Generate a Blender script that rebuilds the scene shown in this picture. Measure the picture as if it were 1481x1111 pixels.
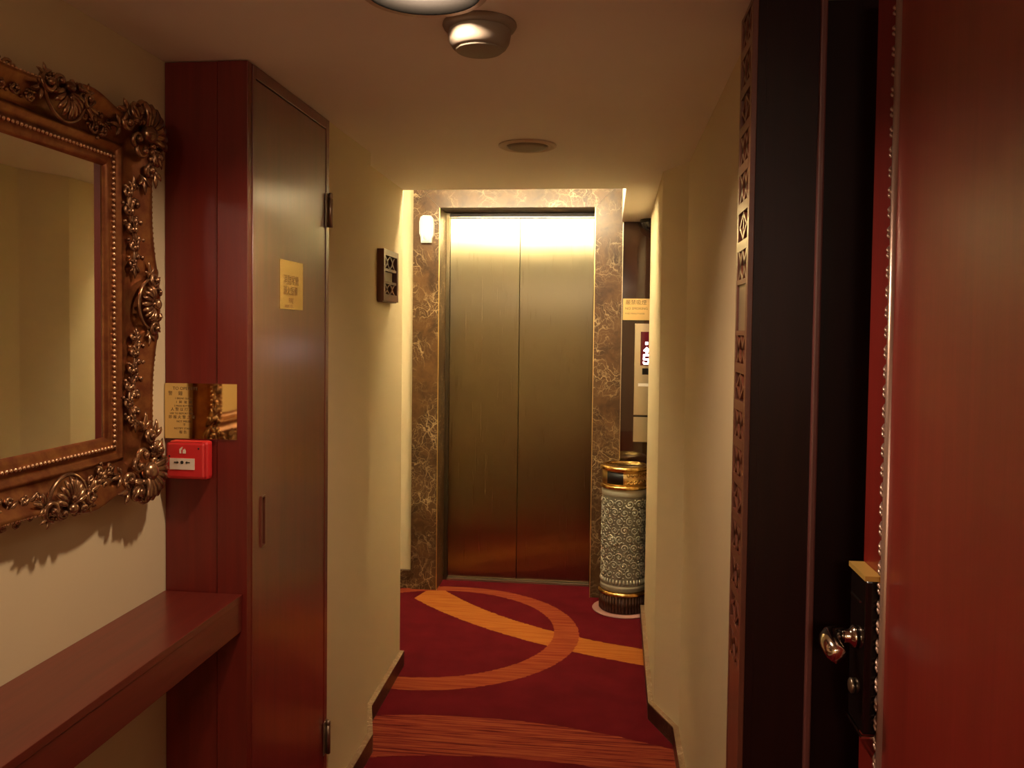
import bpy, bmesh, math, random
from mathutils import Vector, Matrix, Euler
random.seed(7)
PI = math.pi
scene = bpy.context.scene
for o in list(bpy.data.objects): bpy.data.objects.remove(o)

# ------------------------------------------------------------------ camera
def cam_basis(a, p, r):
    F = Vector((-math.sin(a)*math.cos(p), math.cos(a)*math.cos(p), -math.sin(p)))
    R = Vector((math.cos(a), math.sin(a), 0)); U = R.cross(F)
    return R*math.cos(r)+U*math.sin(r), -R*math.sin(r)+U*math.cos(r), F
FPX, YAW, PITCH, ROLL, PY = 1225.63, .113137, .0346388, .0121322, 519.81
cam = bpy.data.cameras.new('camera'); camo = bpy.data.objects.new('camera', cam)
scene.collection.objects.link(camo); scene.camera = camo
R_, U_, F_ = cam_basis(YAW, PITCH, ROLL)
M = Matrix((R_, U_, -F_)).transposed().to_4x4(); M.translation = (0, 0, 1.46)
camo.matrix_world = M
cam.sensor_width = 36; cam.lens = FPX*36/1481; cam.shift_y = (PY-555.5)/1481
cam.clip_start = .02; cam.clip_end = 50

# ------------------------------------------------------------------ world, exposure, light strengths
w = bpy.data.worlds.new('world'); scene.world = w; w.use_nodes = True
w.node_tree.nodes['Background'].inputs[0].default_value = (.012, .008, .006, 1)
w.node_tree.nodes['Background'].inputs[1].default_value = 1
vs = scene.view_settings
vs.view_transform = 'Standard'; vs.look = 'None'; vs.gamma = 1; vs.use_curve_mapping = False
vs.exposure = 1.72
LAMP_STRENGTH = 255.0      # bulb of the lit downlight
FILL_STRENGTH = 27.0       # unseen opal lamp added behind the camera to lift the ambient light
COVE_STRENGTH = 26.0       # batten behind the bulkhead in front of the lift
LAMP_COL = (1.0, .73, .50)
COVE_COL = (1.0, .86, .54)

# ------------------------------------------------------------------ materials
MATS = {}
def mat(name, col, rough=.5, metal=0, coat=0, coat_rough=.1, emit=None, estr=0, spec=.5, aniso=0):
    m = bpy.data.materials.new(name); m.use_nodes = True
    b = m.node_tree.nodes['Principled BSDF']
    b.inputs['Base Color'].default_value = (*col, 1); b.inputs['Roughness'].default_value = rough
    b.inputs['Metallic'].default_value = metal; b.inputs['Coat Weight'].default_value = coat
    b.inputs['Coat Roughness'].default_value = coat_rough; b.inputs['Specular IOR Level'].default_value = spec
    b.inputs['Anisotropic'].default_value = aniso
    if emit: b.inputs['Emission Color'].default_value = (*emit, 1); b.inputs['Emission Strength'].default_value = estr
    MATS[name] = m; return m
class NB:
    def __init__(s, m): s.nt = m.node_tree; s.b = s.nt.nodes['Principled BSDF']
    def n(s, t, **k):
        x = s.nt.nodes.new(t)
        for a, v in k.items():
            if a.startswith('i_'): x.inputs[a[2:].replace('_', ' ')].default_value = v
            else: setattr(x, a, v)
        return x
    def l(s, a, b): s.nt.links.new(a, b)
    def val(s, x, sock):
        if isinstance(x, (int, float)): sock.default_value = x
        else: s.l(x, sock)
    def math(s, op, a, b=0.0, c=None):
        x = s.n('ShaderNodeMath', operation=op); s.val(a, x.inputs[0]); s.val(b, x.inputs[1])
        if c is not None: s.val(c, x.inputs[2])
        return x.outputs[0]
    def pos(s, scale=(1, 1, 1)):
        g = s.n('ShaderNodeNewGeometry'); m = s.n('ShaderNodeMapping'); m.inputs['Scale'].default_value = scale
        s.l(g.outputs['Position'], m.inputs['Vector']); return m.outputs[0]
    def noise(s, vec, scale, detail=3, rough=.5, dist=0):
        x = s.n('ShaderNodeTexNoise'); s.l(vec, x.inputs['Vector'])
        x.inputs['Scale'].default_value = scale; x.inputs['Detail'].default_value = detail
        x.inputs['Roughness'].default_value = rough; x.inputs['Distortion'].default_value = dist
        return x.outputs[0]
    def ramp(s, fac, stops, interp='LINEAR'):
        x = s.n('ShaderNodeValToRGB'); x.color_ramp.interpolation = interp; e = x.color_ramp.elements
        while len(e) < len(stops): e.new(.5)
        for i, (p, c) in enumerate(stops):
            e[i].position = p; e[i].color = (*c, 1) if len(c) == 3 else c
        s.l(fac, x.inputs[0]); return x.outputs[0]
    def mix(s, fac, a, b, mode='MIX'):
        x = s.n('ShaderNodeMix', data_type='RGBA', blend_type=mode)
        s.val(fac, x.inputs[0])
        for v, i in ((a, 6), (b, 7)):
            if isinstance(v, tuple): x.inputs[i].default_value = (*v, 1) if len(v) == 3 else v
            else: s.l(v, x.inputs[i])
        return x.outputs[2]
    def bump(s, h, strength=.2, dist=.002):
        x = s.n('ShaderNodeBump'); x.inputs['Strength'].default_value = strength; x.inputs['Distance'].default_value = dist
        s.l(h, x.inputs['Height']); s.l(x.outputs[0], s.b.inputs['Normal'])
    def color(s, c): s.l(c, s.b.inputs['Base Color'])

def plaster(name, c, rough=.75):
    m = mat(name, c, rough, spec=.25); n = NB(m); p = n.pos()
    d = tuple(x*.93 for x in c)
    n.color(n.mix(n.noise(p, 3.5, 4), c, d)); n.bump(n.noise(p, 260, 2), .12, .001); return m
plaster('plaster', (.67, .55, .345)); plaster('ceiling_paint', (.95, .89, .81))

def wood(name, c1, c2, coat=1.0, coat_rough=.14, rough=.4, axis='z', cs=.5):
    m = mat(name, c1, rough, coat=coat, coat_rough=coat_rough, spec=cs); n = NB(m)
    sc = {'z': (22, 22, 1.1), 'y': (22, 1.1, 22)}[axis]
    g = n.noise(n.pos(sc), 1.6, 5, .6, .6); g2 = n.noise(n.pos(tuple(k*5 for k in sc)), 2, 2)
    f = n.math('ADD', n.math('MULTIPLY', g, .75), n.math('MULTIPLY', g2, .25))
    n.color(n.ramp(f, [(.32, c1), (.68, c2)])); n.bump(g2, .04, .0006); return m
wood('mahogany', (.105, .007, .0045), (.16, .012, .0065), coat=1.0, coat_rough=.18)
MATS['mahogany'].node_tree.nodes['Principled BSDF'].inputs['Coat IOR'].default_value = 1.65
wood('mahogany_panel', (.112, .0065, .0038), (.165, .011, .0058), coat=.2, coat_rough=.3)
wood('mahogany_shelf', (.10, .010, .006), (.155, .017, .009), axis='y', coat=.55, coat_rough=.2)
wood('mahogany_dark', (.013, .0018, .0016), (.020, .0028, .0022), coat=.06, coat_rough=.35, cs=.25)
wood('mahogany_door', (.185, .010, .0075), (.245, .016, .011), coat=.4, coat_rough=.26)
wood('fret_wood', (.115, .032, .017), (.165, .048, .026), coat=.3, coat_rough=.25)
wood('bead_wood', (.14, .042, .038), (.18, .056, .05), coat=.4, coat_rough=.3)
mat('fret_backing', (.012, .004, .003), .6)
mat('number_plate', (.22, .15, .09), .35, .3)

def bronze(name, c1, c2, rough, metal=.8):
    m = mat(name, c1, rough, metal, coat=.25, coat_rough=.2); n = NB(m); p = n.pos()
    n.color(n.ramp(n.noise(p, 34, 4, .6), [(.35, c1), (.7, c2)])); return m
bronze('frame_bronze', (.22, .065, .028), (.38, .155, .050), .30)
bronze('carving_bronze', (.16, .075, .04), (.50, .29, .15), .24)
mat('bead_gilt', (.70, .44, .26), .25, .85)
mat('mirror_glass', (.80, .78, .72), .02, 1)

m = mat('brass', (.78, .60, .29), .07, 1); n = NB(m)
n.l(n.math('MULTIPLY_ADD', n.noise(n.pos((60, 60, 60)), 1.2, 3), .06, .03), n.b.inputs['Roughness'])
mat('brass_satin', (.76, .55, .22), .24, 1); mat('lock_brass', (.72, .46, .12), .35, .35); mat('engraving_soft', (.34, .20, .06), .5); mat('brass_soft', (.78, .54, .22), .32, .9); mat('engraving', (.10, .05, .015), .6)
m = mat('gold', (.83, .52, .16), .24, 1); n = NB(m)
n.color(n.ramp(n.noise(n.pos(), 45, 3, .6), [(.3, (.45, .23, .06)), (.62, (.88, .58, .2))]))
m = mat('steel', (.36, .315, .205), .3, 1, aniso=.93); n = NB(m)
st = n.noise(n.pos((420, 420, 3)), 1, 3)
n.l(n.math('MULTIPLY_ADD', st, .08, .25), n.b.inputs['Roughness'])
tv = n.n('ShaderNodeCombineXYZ'); tv.inputs[0].default_value = 1; n.l(tv.outputs[0], n.b.inputs['Tangent'])
mat('steel_trim', (.55, .47, .33), .25, 1); mat('jamb_steel', (.16, .12, .07), .35, 1); mat('chrome', (.75, .68, .60), .12, 1)
mat('hinge_metal', (.36, .27, .20), .32, .9); mat('champagne', (.62, .52, .34), .24, .85)
mat('black_plastic', (.008, .007, .007), .3); mat('black_gloss', (.006, .004, .004), .12)
mat('white_plastic', (.80, .76, .68), .4); mat('detector_plastic', (.30, .25, .20), .5, spec=.3)
mat('grey_diffuser', (.30, .26, .20), .5); mat('downlight_paint', (.62, .50, .38), .4)
mat('red_plastic', (.62, .028, .030), .3); mat('label_white', (.78, .66, .55), .5); mat('ink_black', (.01, .01, .01), .6)
mat('seal_strip', (.60, .42, .35), .32, .75)
mat('smoke_dome', (.012, .010, .010), .06, 0, coat=1, coat_rough=.03)
mat('dark_glass', (.028, .010, .005), .10, .0, coat=.5, coat_rough=.02, spec=.5)
mat('ceramic', (.43, .40, .31), .3, coat=.4, coat_rough=.15); mat('ceramic_dark', (.23, .21, .16), .4, coat=.3)
mat('bin_base', (.075, .026, .014), .28, .3, coat=.4); mat('bin_hole', (.004, .003, .004), .5)
mat('mat_disc', (.42, .20, .18), .35); mat('sand', (.55, .45, .3), .8)
mat('screen', (.03, .002, .004), .15, emit=(.6, .0, .03), estr=.04)
mat('led', (1, .9, .9), .5, emit=(1, .80, .82), estr=2.4)
mat('bulb', (1, .9, .8), .5, emit=LAMP_COL, estr=LAMP_STRENGTH)
mat('cove_tube', (1, .95, .85), .5, emit=COVE_COL, estr=COVE_STRENGTH)
mat('baffle', (.0035, .003, .0025), .6, spec=.1); mat('opal', (.9, .85, .75), .4, emit=(1.0, .80, .60), estr=FILL_STRENGTH); mat('fixture_white', (.8, .76, .68), .5)

def marble(name, base, mid, vein, sc=1.0, vw=.045):
    m = mat(name, base, .30, coat=.08, coat_rough=.2, spec=.4); n = NB(m); p = n.pos()
    nz = n.n('ShaderNodeTexNoise'); nz.inputs['Scale'].default_value = 7*sc; nz.inputs['Detail'].default_value = 5
    n.l(p, nz.inputs['Vector'])
    wv = n.n('ShaderNodeVectorMath', operation='MULTIPLY_ADD'); n.l(nz.outputs['Color'], wv.inputs[0])
    wv.inputs[1].default_value = (.26/sc,)*3; n.l(p, wv.inputs[2])
    fs = []
    for k, (s_, wd) in enumerate(((11*sc, vw), (27*sc, vw*1.3))):
        v = n.n('ShaderNodeTexVoronoi', feature='DISTANCE_TO_EDGE'); v.inputs['Scale'].default_value = s_
        n.l(wv.outputs[0], v.inputs['Vector'])
        mr = n.n('ShaderNodeMapRange'); mr.inputs[1].default_value = 0; mr.inputs[2].default_value = wd
        mr.inputs[3].default_value = 1; mr.inputs[4].default_value = 0; n.l(v.outputs[0], mr.inputs[0]); fs.append(mr.outputs[0])
    big = n.noise(p, 6*sc, 3)
    veins = n.math('MULTIPLY', n.math('MAXIMUM', fs[0], n.math('MULTIPLY', fs[1], .55)),
                   n.math('MULTIPLY_ADD', big, 3.6, -1.45)); veins = n.math('MINIMUM', n.math('MAXIMUM', veins, 0.0), .85)
    bc = n.ramp(n.noise(wv.outputs[0], 9*sc, 6, .62), [(.3, base), (.7, mid)])
    n.color(n.mix(veins, bc, vein)); return m
marble('marble_brown', (.040, .016, .006), (.125, .060, .022), (.50, .36, .20))
marble('marble_reflection_dark', (.020, .009, .005), (.055, .028, .016), (.20, .13, .08), 1.3)
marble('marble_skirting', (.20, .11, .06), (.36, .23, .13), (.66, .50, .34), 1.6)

# carpet: flat woven print of arcs on dark red pile
m = mat('carpet', (.2, .01, .015), .95, spec=.1); n = NB(m)
g = n.n('ShaderNodeNewGeometry'); sx = n.n('ShaderNodeSeparateXYZ'); n.l(g.outputs['Position'], sx.inputs[0])
wob = n.math('MULTIPLY_ADD', n.noise(n.pos((12, 90, 1)), 1, 2), .02, -.01)
def cdist(cx, cy):
    a = n.math('SUBTRACT', sx.outputs[0], cx); b = n.math('SUBTRACT', sx.outputs[1], cy)
    return n.math('ADD', n.math('SQRT', n.math('ADD', n.math('MULTIPLY', a, a), n.math('MULTIPLY', b, b))), wob)
def below(d, r): return n.math('LESS_THAN', d, r)
def above(d, r): return n.math('GREATER_THAN', d, r)
AND = lambda a, b: n.math('MULTIPLY', a, b)
ring = AND(below(cdist(-.809, 4.004), .692), above(cdist(-.83, 4.026), .592))
diag = AND(AND(above(cdist(.70, 5.801), 1.976), below(cdist(.87, 6.139), 2.532)),
           above(n.math('MULTIPLY_ADD', sx.outputs[1], -.27, sx.outputs[0]), -2.229))
wide = AND(below(cdist(-.485, 1.249), 1.861), above(cdist(-.307, .822), 2.004))
streak = n.noise(n.pos((2.2, 70, 1)), 1.4, 4, .65, .4)
streak2 = n.noise(n.pos((3, 55, 1)), 1.1, 3, .6, .3)
pile = n.noise(n.pos(), 7, 4)
red = n.ramp(pile, [(.3, (.140, .0050, .011)), (.7, (.200, .0085, .016))])
cw = n.ramp(streak, [(.38, (.15, .010, .012)), (.48, (.36, .050, .028)), (.62, (.50, .11, .040))])
cr = n.ramp(streak2, [(.38, (.36, .050, .022)), (.62, (.50, .105, .034))])
cg = n.ramp(streak, [(.36, (.50, .12, .022)), (.6, (.68, .22, .040))])
c = n.mix(wide, red, cw); c = n.mix(diag, c, cg); c = n.mix(ring, c, cr)
fine = n.noise(n.pos(), 900, 2); c = n.mix(n.math('MULTIPLY', fine, .5), c, (.0, .0, .0), 'MULTIPLY')
n.color(c); n.bump(fine, .5, .004)

# ------------------------------------------------------------------ mesh helpers
COL = scene.collection
class MB:
    def __init__(s): s.v = []; s.f = []; s.sm = []
    def add(s, vs_, fs_, smooth=False):
        k = len(s.v); s.v += [tuple(x) for x in vs_]
        for f in fs_: s.f.append(tuple(i+k for i in f)); s.sm.append(smooth)
        return s
    def box(s, x0, x1, y0, y1, z0, z1, bev=0):
        if bev <= 0:
            v = [(x, y, z) for z in (z0, z1) for y in (y0, y1) for x in (x0, x1)]
            return s.add(v, [(0, 2, 3, 1), (4, 5, 7, 6), (0, 1, 5, 4), (2, 6, 7, 3), (0, 4, 6, 2), (1, 3, 7, 5)])
        bm = bmesh.new(); bmesh.ops.create_cube(bm, size=1)
        for q in bm.verts: q.co = ((x0+x1)/2+q.co.x*(x1-x0), (y0+y1)/2+q.co.y*(y1-y0), (z0+z1)/2+q.co.z*(z1-z0))
        bmesh.ops.bevel(bm, geom=bm.edges[:], offset=bev, segments=2, affect='EDGES', profile=.6)
        bm.verts.index_update()
        s.add([q.co[:] for q in bm.verts], [[q.index for q in f.verts] for f in bm.faces]); bm.free(); return s
    def prism(s, pts, z0, z1):
        n_ = len(pts); v = [(x, y, z0) for x, y in pts]+[(x, y, z1) for x, y in pts]
        f = [tuple(range(n_))[::-1], tuple(range(n_, 2*n_))]+[(i, (i+1) % n_, n_+(i+1) % n_, n_+i) for i in range(n_)]
        return s.add(v, f)
    def lathe(s, prof, c=(0, 0, 0), seg=32, smooth=True, a0=0, a1=2*PI, M=None):
        full = abs(a1-a0-2*PI) < 1e-6; k = seg if full else seg+1; v = []
        for (r, z) in prof:
            for i in range(k):
                a = a0+(a1-a0)*i/seg; p = Vector((r*math.cos(a), r*math.sin(a), z))
                if M is not None: p = M @ p
                v.append(p+Vector(c))
        f = []
        for j in range(len(prof)-1):
            for i in range(seg):
                i2 = (i+1) % k if full else i+1
                f.append((j*k+i, j*k+i2, (j+1)*k+i2, (j+1)*k+i))
        return s.add(v, f, smooth)
    def tube(s, pts, rad, seg=6, cap=True, flat=1.0, up=None):
        pts = [Vector(p) for p in pts]; n_ = len(pts); v = []
        nrm = Vector(up) if up else None
        for i, p in enumerate(pts):
            t = (pts[min(i+1, n_-1)]-pts[max(i-1, 0)])
            if t.length < 1e-9: t = Vector((1, 0, 0))
            t.normalize()
            u = nrm if nrm is not None else Vector((0, 0, 1))
            if abs(u.dot(t)) > .95: u = Vector((1, 0, 0)) if abs(t.x) < .9 else Vector((0, 1, 0))
            a = t.cross(u).normalized(); b = a.cross(t).normalized()
            r = rad[i] if isinstance(rad, (list, tuple)) else rad
            for k in range(seg):
                q = 2*PI*k/seg; v.append(p+a*(r*math.cos(q))+b*(r*flat*math.sin(q)))
        f = [(i*seg+k, i*seg+(k+1) % seg, (i+1)*seg+(k+1) % seg, (i+1)*seg+k) for i in range(n_-1) for k in range(seg)]
        if cap: f += [tuple(range(seg))[::-1], tuple((n_-1)*seg+k for k in range(seg))]
        return s.add(v, f, True)
    def ball(s, c, r, sx=1, sy=1, sz=1, seg=8, rings=5, rot=None):
        v = []; f = []
        for j in range(rings+1):
            th = PI*j/rings
            for i in range(seg):
                a = 2*PI*i/seg; p = Vector((r*sx*math.sin(th)*math.cos(a), r*sy*math.sin(th)*math.sin(a), r*sz*math.cos(th)))
                if rot is not None: p = rot @ p
                v.append(Vector(c)+p)
        for j in range(rings):
            for i in range(seg): f.append((j*seg+i, (j+1)*seg+i, (j+1)*seg+(i+1) % seg, j*seg+(i+1) % seg))
        return s.add(v, f, True)
    def xform(s, M): s.v = [tuple(M @ Vector(p)) for p in s.v]; return s
    def mesh(s, name, material, off=(0, 0, 0)):
        me = bpy.data.meshes.new(name)
        me.from_pydata([(x-off[0], y-off[1], z-off[2]) for x, y, z in s.v], [], s.f)
        me.polygons.foreach_set('use_smooth', s.sm); me.materials.append(MATS[material])
        bm = bmesh.new(); bm.from_mesh(me); bmesh.ops.remove_doubles(bm, verts=bm.verts, dist=1e-6)
        bmesh.ops.recalc_face_normals(bm, faces=bm.faces); bm.to_mesh(me); bm.free(); return me
    def build(s, name, material, parent=None, off=None):
        wl = Vector((0, 0, 0)); q = parent
        while q is not None: wl += q.location; q = q.parent
        loc = Vector(off) if off is not None else wl
        me = s.mesh(name, material, loc); o = bpy.data.objects.new(name, me); COL.objects.link(o)
        o.parent = parent; o.location = loc-wl
        return o
def tag(o, label=None, cat=None, group=None, kind=None):
    if label: o['label'] = label
    if cat: o['category'] = cat
    if group: o['group'] = group
    if kind: o['kind'] = kind
    return o
def thing(name, loc, label, cat, group=None):
    o = bpy.data.objects.new(name, None); COL.objects.link(o); o.location = loc; o.empty_display_size = .05
    return tag(o, label, cat, group)
def struct(name, mb, material, label=None, off=None):
    o = mb.build(name, material, off=off); return tag(o, label, kind='structure')
def text_mb(body, size, M, extr=.0003, align='LEFT'):
    cu = bpy.data.curves.new('t', 'FONT'); cu.body = body; cu.size = size; cu.extrude = extr; cu.resolution_u = 2
    cu.align_x = align; cu.align_y = 'CENTER'
    o = bpy.data.objects.new('t', cu); COL.objects.link(o)
    dg = bpy.context.evaluated_depsgraph_get(); me = bpy.data.meshes.new_from_object(o.evaluated_get(dg))
    b = MB(); b.add([M @ v.co for v in me.vertices], [tuple(p.vertices) for p in me.polygons])
    bpy.data.objects.remove(o); bpy.data.curves.remove(cu); bpy.data.meshes.remove(me); return b
def frame_M(origin, ex, ey, ez):
    m_ = Matrix((Vector(ex), Vector(ey), Vector(ez))).transposed().to_4x4(); m_.translation = origin; return m_

# ------------------------------------------------------------------ dimensions (metres; camera stands at x=0, y=0)
ZC = 2.05            # low ceiling
ZL = 2.42            # lobby ceiling behind the bulkhead
YB = 3.555           # bulkhead edge
YM = 4.62            # face of the marble surround and lobby end wall
YD = 4.846           # lift doors
XW = -.997           # mirror wall
XK = -.80            # utility cupboard door plane
YK0, YK1 = 1.816, 2.361

# ------------------------------------------------------------------ setting
struct('floor', MB().box(-2.4, 1.0, -3.2, 5.05, -.06, 0), 'carpet', 'dark red carpet with woven orange arcs')
DL1 = (-.33, 1.466, .098); DL2 = (-.267, 2.713, .072)
def holed_ceiling():
    b = MB(); x0, x1 = -2.4, 1.0; y = -3.2
    for (cx, cy, r) in (DL1, DL2):
        h = r+.05
        b.add([(x0, y, ZC), (x1, y, ZC), (x1, cy-h, ZC), (x0, cy-h, ZC)], [(0, 3, 2, 1)])
        for (a, c_) in ((x0, cx-h), (cx+h, x1)):
            b.add([(a, cy-h, ZC), (c_, cy-h, ZC), (c_, cy+h, ZC), (a, cy+h, ZC)], [(0, 3, 2, 1)])
        N = 40; vs_ = []
        for i in range(N):
            a = 2*PI*i/N; ca, sa = math.cos(a), math.sin(a); k = h/max(abs(ca), abs(sa))
            vs_ += [(cx+r*ca, cy+r*sa, ZC), (cx+k*ca, cy+k*sa, ZC)]
        b.add(vs_, [(2*i, 2*i+1, 2*((i+1) % N)+1, 2*((i+1) % N)) for i in range(N)])
        y = cy+h
    b.add([(x0, y, ZC), (x1, y, ZC), (x1, YB, ZC), (x0, YB, ZC)], [(0, 3, 2, 1)])
    XR = .062
    b.add([(x0, YB, ZC), (XR, YB, ZC), (XR, YB, ZL), (x0, YB, ZL)], [(0, 1, 2, 3)])           # bulkhead face
    b.add([(XR, YB, ZC), (x1, YB, ZC), (x1, YM+.3, ZC), (XR, YM+.3, ZC)], [(0, 3, 2, 1)])      # low strip on the right
    b.add([(XR, YB, ZC), (XR, YM+.3, ZC), (XR, YM+.3, ZL), (XR, YB, ZL)], [(0, 1, 2, 3)])
    b.add([(x0, -3.2, ZL), (x1, -3.2, ZL), (x1, 5.05, ZL), (x0, 5.05, ZL)], [(0, 3, 2, 1)])    # upper slab
    b.add([(x0, -3.2, ZC), (x1, -3.2, ZC), (x1, -3.2, ZL), (x0, -3.2, ZL)], [(0, 1, 2, 3)])
    return b
struct('ceiling', holed_ceiling(), 'ceiling_paint', 'low painted ceiling stepping up before the lift')

# left side: mirror wall, then corridor wall beyond the cupboard
struct('wall_left', MB().prism([(XW, -3.2), (XW, 2.50), (-1.15, 2.50), (-1.15, -3.2)], 0, ZC), 'plaster', 'cream wall behind the gilt mirror')
LP = [(-.805, YK1+.001), (-.805, 2.80), (-.869, 3.01), (-.879, YB), (-2.4, YB), (-2.4, 3.40), (-1.10, 3.40), (-1.10, YK1+.001)]
struct('wall_corridor_left', MB().prism(LP, 0, ZC), 'plaster', 'cream corridor wall beyond the cupboard')
# right side corridor wall with its splayed step
RP = [(.268, 1.665), (.268, 3.0), (.190, 3.19), (.203, 4.33), (.36, 4.33), (.36, 1.665)]
struct('wall_right', MB().prism(RP, 0, ZC), 'plaster', 'cream corridor wall with a splayed step')
# lobby walls
struct('wall_lobby_left', MB().box(-2.45, -1.0845, YM+.035, YM+.30, 0, ZL), 'plaster', 'bright cream wall beside the marble surround')
struct('wall_lobby_side', MB().box(-2.5, -2.4, 3.40, 5.05, 0, ZL), 'plaster')
struct('wall_lobby_right', MB().box(.068, 1.0, YM+.012, YM+.30, 0, ZL), 'dark_glass', 'dark polished panel beside the lift')
struct('wall_lobby_end', MB().box(.62, 1.0, 4.05, YM+.012, 0, ZC), 'plaster')
struct('wall_lift_shaft', MB().box(-1.10, .08, 4.93, 5.05, 0, ZL).box(-1.10, -.967, 4.70, 4.93, 0, ZL).box(-.05, .066, 4.70, 4.93, 0, ZL).box(-.966, -.051, 4.70, 4.93, 2.165, ZL), 'fixture_white')
# around the camera
struct('wall_rear', MB().box(-1.15, 1.0, -3.3, -3.2, 0, ZC), 'plaster')
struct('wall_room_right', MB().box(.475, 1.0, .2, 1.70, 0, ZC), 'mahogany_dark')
struct('wall_room_side', MB().box(.95, 1.05, -3.2, .2, 0, ZC), 'plaster')

# skirtings (marble; face colour darkened for its carpet reflection, top edge paler)
def skirting(name, pts, side, h=.06, th=.020):
    """strip along a polyline; side=+1 puts it on the left of the walking direction"""
    P = [Vector((x, y)) for x, y in pts]; off = []
    for i in range(len(P)):
        ds = []
        if i > 0: ds.append((P[i]-P[i-1]).normalized())
        if i < len(P)-1: ds.append((P[i+1]-P[i]).normalized())
        ns = [Vector((-d.y, d.x))*side for d in ds]
        nn = sum(ns, Vector((0, 0))).normalized(); k = 1/max(.4, nn.dot(ns[0])); off.append(P[i]+nn*th*k)
    b = MB()
    for i in range(len(P)-1):
        b.prism([tuple(P[i]), tuple(P[i+1]), tuple(off[i+1]), tuple(off[i])], 0.0, h)
    so_ = struct(name, b, 'marble_reflection_dark', 'marble skirting with a reflection-darkened face and a pale top edge')
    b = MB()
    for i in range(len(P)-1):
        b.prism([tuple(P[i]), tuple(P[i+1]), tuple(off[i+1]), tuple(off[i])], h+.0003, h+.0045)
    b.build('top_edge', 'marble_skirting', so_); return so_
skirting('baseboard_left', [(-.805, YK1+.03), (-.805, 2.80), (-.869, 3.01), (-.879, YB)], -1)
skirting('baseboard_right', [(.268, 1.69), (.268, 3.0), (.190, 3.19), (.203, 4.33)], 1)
struct('baseboard_lobby', MB().box(-2.4, -1.0845, YM+.012, YM+.035, 0, .10), 'marble_brown')

# ------------------------------------------------------------------ lift: marble surround and doors
XI0, XI1 = -.936, -.081; XO0, XO1 = -1.0835, .067; ZI, ZO = 2.128, 2.278
tr = tag(bpy.data.objects.new('trim_1', None), 'brown veined marble surround framing the lift doors', kind='structure'); COL.objects.link(tr); tr.location = (-.51, YM, 0)
def slab(pts_xz, y0, y1):
    b = MB(); n_ = len(pts_xz)
    v = [(x, y0, z) for x, z in pts_xz]+[(x, y1, z) for x, z in pts_xz]
    return b.add(v, [tuple(range(n_)), tuple(range(2*n_-1, n_-1, -1))]+[(i, (i+1) % n_, n_+(i+1) % n_, n_+i) for i in range(n_)])
g_ = .0008
slab([(XO0, 0), (XI0, 0), (XI0, ZI-g_), (XO0, ZO-g_)], YM, YM+.03).build('marble_panel', 'marble_brown', tr)
slab([(XI1, 0), (XO1, 0), (XO1, ZO-g_), (XI1, ZI-g_)], YM, YM+.03).build('marble_panel', 'marble_brown', tr)
slab([(XI0, ZI+g_), (XI1, ZI+g_), (XO1, ZO+g_), (XO0, ZO+g_)], YM, YM+.03).build('marble_panel', 'marble_brown', tr)
MB().box(XI0-.03, XI0, YM+.0305, YD-.03, 0, ZI+.03).build('marble_return', 'marble_brown', tr)
MB().box(XI1, XI1+.03, YM+.0305, YD-.03, 0, ZI+.03).build('marble_return', 'marble_brown', tr)
MB().box(XI0+.0005, XI1-.0005, YM+.0305, YD-.03, ZI, ZI+.03).build('marble_return', 'marble_brown', tr)
MB().box(XO1, XO1+.004, YM-.002, YM+.012, 0, ZC-.002).build('edge_strip', 'steel_trim', tr)
MB().box(XI0-.002, XI0+.002, YM-.003, YM, .0, ZI).build('edge_strip', 'brass_soft', tr)
MB().box(XI1-.002, XI1+.002, YM-.003, YM, .0, ZI).build('edge_strip', 'brass_soft', tr)
dr = tag(bpy.data.objects.new('door_1', None), 'brushed steel two-leaf lift door in a marble surround', kind='structure'); COL.objects.link(dr); dr.location = (-.51, YD, 0)
for (a, c_) in ((-.915, -.5125), (-.5095, -.091)):
    MB().box(a, c_, YD, YD+.03, .012, ZI-.028, .0015).build('door_panel', 'steel', dr)
MB().box(XI0+.001, -.9155, YD-.029, YD+.02, 0, ZI-.001).build('jamb', 'jamb_steel', dr)
MB().box(-.0905, XI1-.001, YD-.029, YD+.02, 0, ZI-.001).build('jamb', 'jamb_steel', dr)
MB().box(-.915, -.091, YD-.025, YD+.02, ZI-.024, ZI-.001).build('header', 'mahogany_dark', dr)
MB().box(-.915, -.091, YD-.028, YD-.002, ZI-.0275, ZI-.0245).build('header_trim', 'steel_trim', dr)
MB().box(-.915, -.091, YD-.03, YD+.04, .0, .010).build('sill', 'hinge_metal', dr)

# ------------------------------------------------------------------ cove light hidden behind the bulkhead (its glow shows in the lift doors)
cl = thing('cove_light', (-.5, YB, ZC+.04), 'white batten light on the raised bulkhead facing the lift', 'light')
MB().box(-1.10, .02, YB+.0005, YB+.03, ZC+.07, ZC+.21, .003).build('housing', 'fixture_white', cl)
b = MB(); prof = [(-.5+.53*k, 0) for k in (-1, 1)]
for z in (ZC+.105, ZC+.175): b.tube([(-1.07, YB+.048, z), (-.01, YB+.048, z)], .017, 10)
b.build('tube_lamp', 'cove_tube', cl)

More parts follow.
